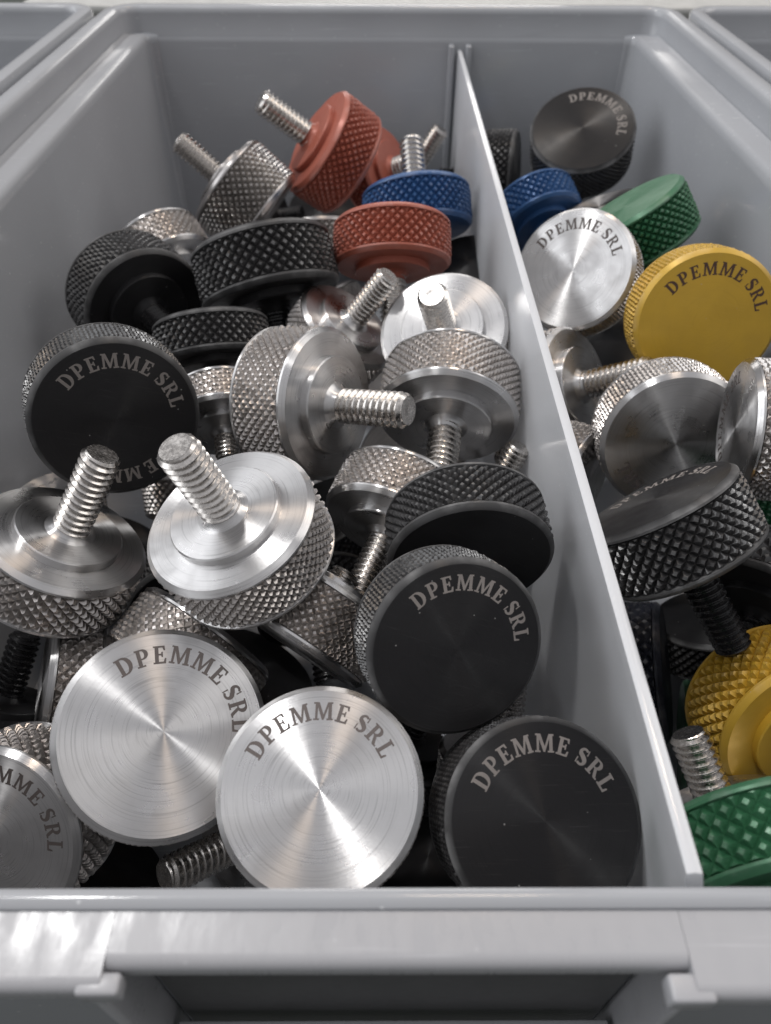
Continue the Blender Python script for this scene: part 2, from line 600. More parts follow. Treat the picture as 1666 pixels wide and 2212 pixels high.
ST, SF, OV = 0.21, 0.095, 0.085      # stem width, serif thickness, serif overhang
GLYPH = {}
GLYPH['D'] = (0.84, [[(0, 0), *arc(0.38, 0.5, 0.45, 0.5, -90, 90, 20), (0, 1), (0, 1-SF), (OV, 1-SF), (OV, SF), (0, SF)],
                     [(OV+ST, SF), (OV+ST, 1-SF), *arc(0.36, 0.5, 0.235, 0.5-SF, 90, -90, 18)]])
GLYPH['P'] = (0.72, [[(0, 0), (0.45, 0), (0.45, SF), (OV+ST, SF), (OV+ST, 0.40), *arc(0.38, 0.70, 0.33, 0.30, -90, 90, 16),
                      (0, 1), (0, 1-SF), (OV, 1-SF), (OV, SF), (0, SF)],
                     [(OV+ST, 0.49), (OV+ST, 1-SF), *arc(0.36, 0.695, 0.13, 0.205, 90, -90, 14)]])
GLYPH['E'] = (0.70, [[(0, 0), (0.66, 0), (0.70, 0.30), (0.61, 0.30), (0.54, SF+0.015), (OV+ST, SF+0.015), (OV+ST, 0.46),
                      (0.42, 0.46), (0.445, 0.36), (0.52, 0.36), (0.52, 0.66), (0.445, 0.66), (0.42, 0.56), (OV+ST, 0.56),
                      (OV+ST, 1-SF-0.01), (0.51, 1-SF-0.01), (0.57, 0.73), (0.655, 0.73), (0.63, 1), (0, 1), (0, 1-SF), (OV, 1-SF),
                      (OV, SF), (0, SF)]])
GLYPH['M'] = (1.10, [[(0, 0), (0.32, 0), (0.32, SF), (0.23, SF), (0.245, 0.70), (0.49, 0.02), (0.585, 0.02), (0.83, 0.72), (0.83, SF),
                      (0.74, SF), (0.74, 0), (1.10, 0), (1.10, SF), (1.03, SF), (1.02, 1-SF), (1.09, 1-SF), (1.09, 1), (0.80, 1),
                      (0.565, 0.33), (0.32, 1), (0.01, 1), (0.01, 1-SF), (0.10, 1-SF), (0.10, SF), (0, SF)]])
GLYPH['L'] = (0.68, [[(0, 0), (0.64, 0), (0.68, 0.34), (0.59, 0.34), (0.52, SF+0.02), (OV+ST, SF+0.02), (OV+ST, 1-SF), (0.42, 1-SF),
                      (0.42, 1), (0, 1), (0, 1-SF), (OV, 1-SF), (OV, SF), (0, SF)]])
GLYPH['R'] = (0.82, [[(0, 0), (0.40, 0), (0.40, SF), (OV+ST, SF), (OV+ST, 0.45), (0.36, 0.45), (0.56, 0.07), (0.62, 0), (0.84, 0), (0.84, SF),
                      (0.75, 0.11), (0.55, 0.465), *arc(0.40, 0.725, 0.31, 0.275, -50, 90, 14), (0, 1), (0, 1-SF), (OV, 1-SF), (OV, SF), (0, SF)],
                     [(OV+ST, 0.54), (OV+ST, 1-SF), *arc(0.37, 0.722, 0.125, 0.182, 90, -90, 14)]])


def s_outline():
    mid = arc(0.31, 0.745, 0.205, 0.195, 25, 225, 16) + [(0.31, 0.53)] + arc(0.315, 0.255, 0.215, 0.205, 50, -150, 18)
    left, right = [], []
    n = len(mid)
    for i in range(n):
        p, q = mid[max(0, i-1)], mid[min(n-1, i+1)]
        dx, dy = q[0]-p[0], q[1]-p[1]
        l = math.hypot(dx, dy) or 1
        t = i/(n-1)
        w = 0.055 + 0.065*math.exp(-((t-0.5)/0.17)**2) + 0.012
        left.append((mid[i][0]-dy/l*w, mid[i][1]+dx/l*w))
        right.append((mid[i][0]+dy/l*w, mid[i][1]-dx/l*w))
    # beaks at both ends
    a = [(0.50, 0.66), (0.58, 0.66), (0.575, 0.99), (0.515, 0.985)]
    b = [(0.115, 0.36), (0.035, 0.36), (0.035, 0.01), (0.10, 0.015)]
    return right[1:-1][::1], left[1:-1], a, b


def s_glyph():
    rgt, lft, a, b = s_outline()
    # one loop: up the one side, beak, down the other side, beak
    loop = [a[0], a[1], a[2], a[3]] + [p for p in rgt[1:]] + [b[0], b[1], b[2], b[3]] + lft[::-1][:-1]
    return (0.63, [loop])


def area(poly):
    return 0.5*sum(poly[i][0]*poly[(i+1) % len(poly)][1]-poly[(i+1) % len(poly)][0]*poly[i][1] for i in range(len(poly)))


def quad_strip_S():
    """S as a band of quads plus two beaks, returned as triangles-ready polygons."""
    rgt, lft, a, b = s_outline()
    polys = []
    for i in range(len(rgt)-1):
        polys.append([rgt[i], rgt[i+1], lft[i+1], lft[i]])
    polys.append([a[0], a[1], a[2], a[3]])
    polys.append([b[0], b[1], b[2], b[3]])
    return polys


TEXT = 'DPEMME SRL'


def text_mesh(T, copies):
    """The maker's name set on an arc, a hair above the turned face."""
    h = 0.178*R0
    rmid = 0.735*R0
    gap = 0.22
    adv, x = [], 0.0
    wid = {c: GLYPH[c][0] for c in GLYPH}
    wid['S'] = 0.62
    for ch in TEXT:
        if ch == ' ':
            x += 0.34
            continue
        adv.append((ch, x+wid[ch]/2))
        x += wid[ch]+gap
    total = x-gap
    v, f = [], []
    marks = [(ch, math.pi/2 - (xc-total/2)*h/rmid) for ch, xc in adv]
    if copies == 2:      # a second, partly struck marking across the disc
        marks += [('E', rad(-47)), ('M', rad(-65)), ('M', rad(-83))]
    if True:
        for ch, ang in marks:
            ca, sa = math.cos(ang-math.pi/2), math.sin(ang-math.pi/2)
            ox, oy = rmid*math.cos(ang), rmid*math.sin(ang)

            def put(p, dz=0.0):
                lx, ly = (p[0]-wid[ch]/2)*h, (p[1]-0.5)*h
                return (ox+lx*ca-ly*sa, oy+lx*sa+ly*ca, T+0.000025+dz)
            if ch == 'S':
                for n_, poly in enumerate(quad_strip_S()):
                    if area(poly) < 0:
                        poly = poly[::-1]
                    b = len(v)
                    dz = 0.000004*(n_ >= len(quad_strip_S())-2)
                    v.extend(put(p, dz) for p in poly)
                    f.append(tuple(range(b, b+4)))
            else:
                loops = GLYPH[ch][1]
                pts = [p for lp in loops for p in lp]
                tris = tessellate_polygon([[Vector((p[0], p[1], 0)) for p in lp] for lp in loops])
                b = len(v)
                v.extend(put(p) for p in pts)
                for t in tris:
                    tri = [pts[t[0]], pts[t[1]], pts[t[2]]]
                    a_ = area(tri)
                    if abs(a_) < 1e-9:
                        continue
                    f.append(tuple(b+i for i in (t if a_ > 0 else t[::-1])))
    return mesh_from('engraved_text', v, f, smooth=False)

# ------------------------------------------------------------------ the bins and the worktop
RIM_Z, LEDGE_Z, DIV_Z, FRONT_Z = 0.107, 0.098, 0.093, 0.0925
XL, XR, YB, YF = -0.1002, 0.1080, 0.3400, 0.0262


def sweep(name, path, normals, profile, closed_profile=True, cap=True):
    v, f = [], []
    m = len(profile)
    for (px, py), (nx, ny) in zip(path, normals):
        for (o, z) in profile:
            v.append((px+nx*o, py+ny*o, z))
    for i in range(len(path)-1):
        for k in range(m if closed_profile else m-1):
            l = (k+1) % m
            f.append((i*m+k, i*m+l, (i+1)*m+l, (i+1)*m+k))
    if cap:
        f.append(tuple(range(m)))
        f.append(tuple((len(path)-1)*m+k for k in range(m))[::-1])
    me = mesh_from(name, v, f, smooth=True)
    bm = bmesh.new(); bm.from_mesh(me)
    bmesh.ops.recalc_face_normals(bm, faces=bm.faces)
    bm.to_mesh(me); bm.free()
    sharp(me, 40)
    return me


def sharp(me, deg):
    """Smooth shading with hard edges above an angle."""
    bm = bmesh.new(); bm.from_mesh(me)
    for e in bm.edges:
        e.smooth = len(e.link_faces) == 2 and e.calc_face_angle(0) < rad(deg)
    for p in bm.faces:
        p.smooth = True
    bm.to_mesh(me); bm.free()


def box_mesh(name, x0, x1, y0, y1, z0, z1, bevel=0.0004, seg=2):
    bm = bmesh.new()
    bmesh.ops.create_cube(bm, size=1.0)
    for w in bm.verts:
        w.co = Vector(((x0+x1)/2+w.co.x*(x1-x0), (y0+y1)/2+w.co.y*(y1-y0), (z0+z1)/2+w.co.z*(z1-z0)))
    if bevel:
        bmesh.ops.bevel(bm, geom=bm.edges[:], offset=bevel, segments=seg, affect='EDGES', profile=0.5)
    me = bpy.data.meshes.new(name)
    bm.to_mesh(me); bm.free()
    me.materials.append(None)
    sharp(me, 35)
    return me


def extrude_x(name, prof, x0, x1):
    """prof: closed (y, z) loop run along X."""
    n = len(prof)
    v = [(x0, y, z) for y, z in prof]+[(x1, y, z) for y, z in prof]
    f = [(i, (i+1) % n, n+(i+1) % n, n+i) for i in range(n)]
    f += [tuple(range(n))[::-1], tuple(range(n, 2*n))]
    me = mesh_from(name, v, f)
    bm = bmesh.new(); bm.from_mesh(me)
    bmesh.ops.recalc_face_normals(bm, faces=bm.faces)
    bm.to_mesh(me); bm.free()
    sharp(me, 40)
    return me


def u_path(r=0.007):
    pts, nor = [], []
    for y in (YF-0.002, 0.10, 0.18, 0.26, YB-r):
        pts.append((XL, y)); nor.append((-1, 0))
    for i in range(1, 10):
        a = math.pi - i*math.pi/2/10
        pts.append((XL+r+r*math.cos(a), YB-r+r*math.sin(a))); nor.append((math.cos(a), math.sin(a)))
    for t in (0, 0.25, 0.5, 0.75, 1):
        pts.append((XL+r+(XR-XL-2*r)*t, YB)); nor.append((0, 1))
    for i in range(1, 10):
        a = math.pi/2 - i*math.pi/2/10
        pts.append((XR-r+r*math.cos(a), YB-r+r*math.sin(a))); nor.append((math.cos(a), math.sin(a)))
    for y in (YB-r, 0.26, 0.18, 0.10, YF-0.002):
        pts.append((XR, y)); nor.append((1, 0))
    return pts, nor


wall_prof = [(-0.0032, 0.0), (-0.0008, 0.0950), (-0.0004, 0.0966), (0.0, 0.0972), (0.0, 0.1045), (0.0003, 0.1058), (0.0010, 0.1067), (0.0020, RIM_Z),
             (0.0044, RIM_Z), (0.0054, 0.1067), (0.0059, 0.1058), (0.0060, 0.1045), (0.0060, 0.0990), (0.0042, 0.0985),
             (0.0036, 0.0970), (0.0022, 0.0)]


def make_bin(name):
    root = bpy.data.objects.new(name, None)
    col.objects.link(root)
    pts, nor = u_path()
    link('shell_wall', sweep('shell_wall', pts, nor, wall_prof), MAT['bin'], root)
    link('floor_panel', box_mesh('floor_panel', XL+0.001, XR-0.001, YF, YB-0.001, -0.0004, 0.0016, 0), MAT['bin'], root)
    # side ledges: a step in each side wall that curls into the back wall
    for s, X in ((-1, XL), (1, XR)):
        xi = X - s*0.0080
        prof = [(-0.0022, 0.0017), (0.0, LEDGE_Z-0.0035), (0.0002, LEDGE_Z-0.0017), (0.0009, LEDGE_Z-0.0005), (0.0019, LEDGE_Z),
                (0.0066, LEDGE_Z+0.0002), (0.0076, LEDGE_Z+0.0010), (0.0080, 0.090), (0.0062, 0.0017)]
        pth, nrm = [], []
        r = 0.0030
        for y in (YF+0.0005, 0.10, 0.18, 0.26, YB-0.0014-r):
            pth.append((xi, y)); nrm.append((s, 0))
        for i in range(1, 9):
            a = i*math.pi/2/8
            pth.append((xi-s*r+s*r*math.cos(a), YB-0.0014-r+r*math.sin(a))); nrm.append((s*math.cos(a), math.sin(a)))
        pth.append((xi-s*r-s*0.0012, YB-0.0006)); nrm.append((-s*0.0, 1))
        me = sweep('side_ledge', pth, nrm, prof)
        link('side_ledge', me, MAT['bin'], root)
    # paired ribs on the back wall that hold the divider
    for x in (0.0277, 0.0345):
        me = box_mesh('slot_rib', x-0.0011, x+0.0011, YB-0.0045, YB+0.001, 0.0018, 0.0948, 0.0005, 3)
        link('slot_rib', me, MAT['bin'], root)
    # front wall with a raised bead, a flange and the label channel
    y0 = YF
    fw = [(y0-0.0004, 0.0), (y0-0.0004, 0.0905), (y0-0.0007, FRONT_Z+0.0003), (y0-0.0013, FRONT_Z+0.0007), (y0-0.0019, FRONT_Z+0.0007), (y0-0.0025, FRONT_Z+0.0002),
          (y0-0.0029, 0.0900), (y0-0.0030, 0.0)]
    link('front_wall', extrude_x('front_wall', fw, XL-0.002, XR+0.002), MAT['bin'], root)

    def flange(x0, x1, ye, rr, name='front_flange'):
        top = FRONT_Z-0.0002
        p = [(y0-0.0026, top), (ye+rr, top)]
        for i in range(1, 7):
            a = i*math.pi/2/6
            p.append((ye+rr-rr*math.sin(a), top-rr+rr*math.cos(a)))
        p += [(ye, top-rr-0.0010), (ye+0.0010, top-rr-0.0010), (ye+0.0013, top-0.0018), (y0-0.0026, top-0.0017)]
        return link(name, extrude_x(name, p, x0, x1), MAT['flange'], root)
    flange(XL-0.002, -0.0256, 0.0170, 0.0012)
    flange(-0.02555, 0.02865, 0.0188, 0.0013)
    flange(0.0287, XR+0.002, 0.0163, 0.0012)
    for s, xa, xb in ((1, -0.0278, -0.0256), (-1, 0.0287, 0.0304)):
        # bar, hook and rib of the label channel, one moulded piece
        bm = bmesh.new()
        for (a0, a1, b0, b1, c0, c1, bev) in (
                (xa-(0.0024 if s < 0 else 0.0), xb+(0.0018 if s > 0 else 0), (0.0167 if s > 0 else 0.0160), (0.0186 if s > 0 else 0.0184), 0.0893, FRONT_Z-0.0004, 0.0004),
                (xa+0.0004, xb-0.0004, 0.0172, y0-0.0031, 0.0300, 0.0899, 0.0003)):
            t = bmesh.new()
            bmesh.ops.create_cube(t, size=1.0)
            for w in t.verts:
                w.co = Vector(((a0+a1)/2+w.co.x*(a1-a0), (b0+b1)/2+w.co.y*(b1-b0), (c0+c1)/2+w.co.z*(c1-c0)))
            bmesh.ops.bevel(t, geom=t.edges[:], offset=bev, segments=3, affect='EDGES', profile=0.5)
            tm = bpy.data.meshes.new('tmp'); t.to_mesh(tm); t.free()
            bm.from_mesh(tm); bpy.data.meshes.remove(tm)
        me = bpy.data.meshes.new('label_bracket'); bm.to_mesh(me); bm.free()
        me.materials.append(None); sharp(me, 35)
        link('label_bracket', me, MAT['flange'], root)
    link('label_stop', box_mesh('label_stop', -0.0252, 0.0283, 0.0182, 0.0209, 0.0570, 0.0600, 0.0003), MAT['flange'], root)
    link('recess_shade_plate', box_mesh('recess_shade_plate', -0.0248, 0.0278, 0.0222, 0.0226, 0.0426, 0.0860, 0), MAT['label'], root)  # added dark plate standing in for the shade below the flange
    return root


def copy_tree(o, parent=None):
    c = o.copy()
    col.objects.link(c)
    c.parent = parent
    for ch in o.children:
        copy_tree(ch, c)
    return c


def add_backdrop():
    me = box_mesh('pale_box', -0.190, 0.75, 0.47, 0.80, -0.0004, 0.0800, 0.004, 3)
    o = link('storage_box', me, MAT['pale'])
    lid = link('lid', box_mesh('lid', -0.193, 0.753, 0.467, 0.803, 0.0790, 0.0835, 0.0015, 2), MAT['pale'], o)
    tag(o, 'pale closed box standing behind the grey bins', 'box')


add_backdrop()
table = link('worktop', box_mesh('worktop', -1.5, 1.5, -0.6, 3.0, -0.03, -0.0006, 0), MAT['table'])
table['kind'] = 'structure'
main_bin = make_bin('storage_bin')
tag(main_bin, 'grey plastic storage bin holding all the thumb screws in two compartments', 'storage bin', 'grey storage bins side by side')
for dx, lab in ((-0.2240, 'grey plastic bin edge beside the top left corner, mostly out of view'),
                (0.2240, 'grey plastic bin edge beside the top right corner, mostly out of view')):
    nb = copy_tree(main_bin)
    nb.location.x = dx
    tag(nb, lab, 'storage bin', 'grey storage bins side by side')


def bow(y, z):
    """The thin divider is pushed a little to the right low down near its front end."""
    return 0.010*math.exp(-((y-0.055)/0.055)**2)*(1-math.exp(-max(0.0, DIV_Z-z)/0.025))


def divider_mesh():
    ys = [YF+0.0006+(YB-0.0012-YF-0.0006)*i/48 for i in range(49)]
    zs = [0.0018+(DIV_Z-0.0003-0.0018)*i/20 for i in range(21)]
    v, f = [], []
    xl, xr = 0.0301, 0.0321
    prof = [(-1, z) for z in zs] + [(0, DIV_Z)] + [(1, z) for z in zs[::-1]]
    rows = len(prof)
    for y in ys:
        for (s, z) in prof:
            w = 0.0 if s else 0.0
            x = {-1: xl, 0: (xl+xr)/2, 1: xr}[s]
            if z > DIV_Z-0.0004 and s:
                x += -s*0.0002
            v.append((x+bow(y, z)+w, y, z))
    for i in range(len(ys)-1):
        for k in range(rows):
            l = (k+1) % rows
            f.append((i*rows+k, i*rows+l, (i+1)*rows+l, (i+1)*rows+k))
    f.append(tuple(range(rows)))
    f.append(tuple((len(ys)-1)*rows+k for k in range(rows))[::-1])
    me = mesh_from('bin_divider', v, f)
    bm = bmesh.new(); bm.from_mesh(me)
    bmesh.ops.recalc_face_normals(bm, faces=bm.faces)
    bm.to_mesh(me); bm.free()
    sharp(me, 50)
    return me


dv = link('bin_divider', divider_mesh(), MAT['divider'])
tag(dv, 'thin milky grey plastic divider slotted lengthwise into the bin', 'divider')

LABELS = {
    'A': 'silver thumb screw, face up with dark lettering, at the front middle against the front wall',
    'B': 'silver thumb screw, face up with dark lettering, overlapped by the frontmost silver face',
    'C': 'black thumb screw, lettered face up, in the front corner between divider and front wall',
    'D': 'black thumb screw, large lettered face up, behind the frontmost black one',
    'E': 'black thumb screw with blank dark underside, leaning over the large black lettered face',
    'S1': 'silver thumb screw, threaded stud pointing up, cut by the left edge of the picture',
    'S2': 'silver thumb screw, bright underside and stud pointing up left, centre left of the heap',
    'S3': 'silver thumb screw lying on its side, stud pointing right, in the middle of the heap',
    'S4': 'silver thumb screw, stud pointing down toward the viewer, next to the divider',
    'S5': 'silver thumb screw with bright flat underside and short stud up, below the front red one',
    'S6': 'small silver thumb screw, stud slanting up right, beside the bright flat underside',
    'S12': 'silver thumb screw wedged between the twice lettered black one and the sideways silver one',
    'K1': 'black thumb screw with lettering twice round its face, against the left wall',
    'K2': 'black thumb screw, collar and stud pointing lower right, at the left wall',
    'S15': 'silver knurled thumb screw mostly hidden behind the black one at the left wall',
    'K3': 'wide black thumb screw seen from its knurled side, left of the front red one',
    'K4': 'small black thumb screw seen from its knurled side, above the twice lettered face',
    'G1': 'grey steel thumb screw at the back left, stud pointing up left',
    'R1': 'red thumb screw highest at the back, silver stud pointing up left',
    'R2': 'red thumb screw half hidden between the highest red one and the blue one',
    'B1': 'blue thumb screw left of the divider, silver stud standing up behind it',
    'X1': 'thumb screw hidden by the blue one, only its slanting stud tip showing',
    'R3': 'red thumb screw nearest the front, knurled side facing the viewer',
    'S24': 'dark steel thumb screw peeking out left of the front red one',
    'X2': 'black thumb screw in the shade right of the grey steel one',
    'S7': 'silver thumb screw, dark underside and stud pointing down left, under the sideways one',
    'S8': 'silver thumb screw with tilted knurled band, left of the large black lettered face',
    'K6': 'shaded silver thumb screw, knurled band wedged behind the left silver lettered face',
    'K7': 'shaded silver thumb screw standing on edge below the silver one at the left picture edge',
    'K9': 'black thumb screw in shadow at the left edge, stud upward',
    'F1': 'silver thumb screw with shaded lettered face, cut by the lower left picture edge',
    'S32': 'silver thumb screw under the front silver faces, only stud end showing',
    'S34': 'silver thumb screw glimpsed between left wall and twice lettered black one',
    'S35': 'silver thumb screw hidden behind the blank black one, only stud tip showing',
    'S36': 'steel thumb screw between the two lettered black ones, only stud end showing',
    'KB': 'black thumb screw at the back right, lettered face catching brownish glare',
    'KC': 'black knurled thumb screw behind the divider at the back wall',
    'B2': 'blue thumb screw right of the divider, dark underside facing the viewer',
    'K40': 'dark grey knurled thumb screw between the right blue one and the back green one',
    'G41': 'green thumb screw at the back right, tilted with its smooth face up',
    'SF': 'bright silver thumb screw, lettered face up, at the back right of the divider',
    'Y1': 'gold thumb screw, lettered face up, by the right wall',
    'S44': 'silver thumb screw right of the divider, stud pointing right under the gold one',
    'S45': 'silver thumb screw with dull lettered face tilted, below the gold one',
    'S46': 'silver thumb screw on edge at the right picture edge',
    'K8': 'black coarse knurled thumb screw leaning on the divider in the right compartment',
    'K48': 'black thumb screw at the right picture edge behind the coarse black one',
    'K49': 'dark navy thumb screw on its side, deep beside the divider',
    'GR1': 'green thumb screw deep in the right compartment, left of the lower gold one',
    'Y2': 'gold thumb screw with coarse knurling and shaded underside, lower right',
    'GR2': 'green thumb screw with coarse knurling at the front right, cut by the right picture edge',
    'S47': 'silver knurled thumb screw peeping out right of the divider below the stud',
    'U2': 'black thumb screw deep in shadow below the large black lettered face',
    'U3': 'black thumb screw deep in shadow behind the upright silver stud at centre left',
    'U4': 'black thumb screw deep in shadow right of the bright centre left underside',
    'U7': 'black thumb screw deep in shadow below the left silver lettered face',
    'U9': 'black thumb screw deep in shadow under the bright silver face right of the divider',
    'U11': 'black thumb screw deep in shadow beside the black threaded stud at lower right',
    'U12': 'black thumb screw deep in shadow between the green and gold ones',
    'U13': 'black thumb screw deep in shadow between the front red one and divider',
    'U14': 'black thumb screw deep in shadow under the highest red one',
    'U10': 'green thumb screw deep in shadow behind the coarse black one',
    'S53': 'silver thumb screw at lower right, only its short upright stud showing behind the green',
    'U16': 'black thumb screw in the dark gap between the frontmost silver and black faces',
    'U1': 'black thumb screw in the dark gap above the two front silver lettered faces',
    'V4': 'black thumb screw in the gap between the bright upturned underside and the tilted knurled band',
    'V6': 'dark grey thumb screw glimpsed below the twice lettered black face, beside the upturned stud',
    'V8': 'dark grey thumb screw glimpsed below the front red one, left of the slanting stud',
    'V10': 'black thumb screw in the gap between the two silver ones with upright studs',
    'V13': 'dark grey thumb screw glimpsed below the stud that points right',
}

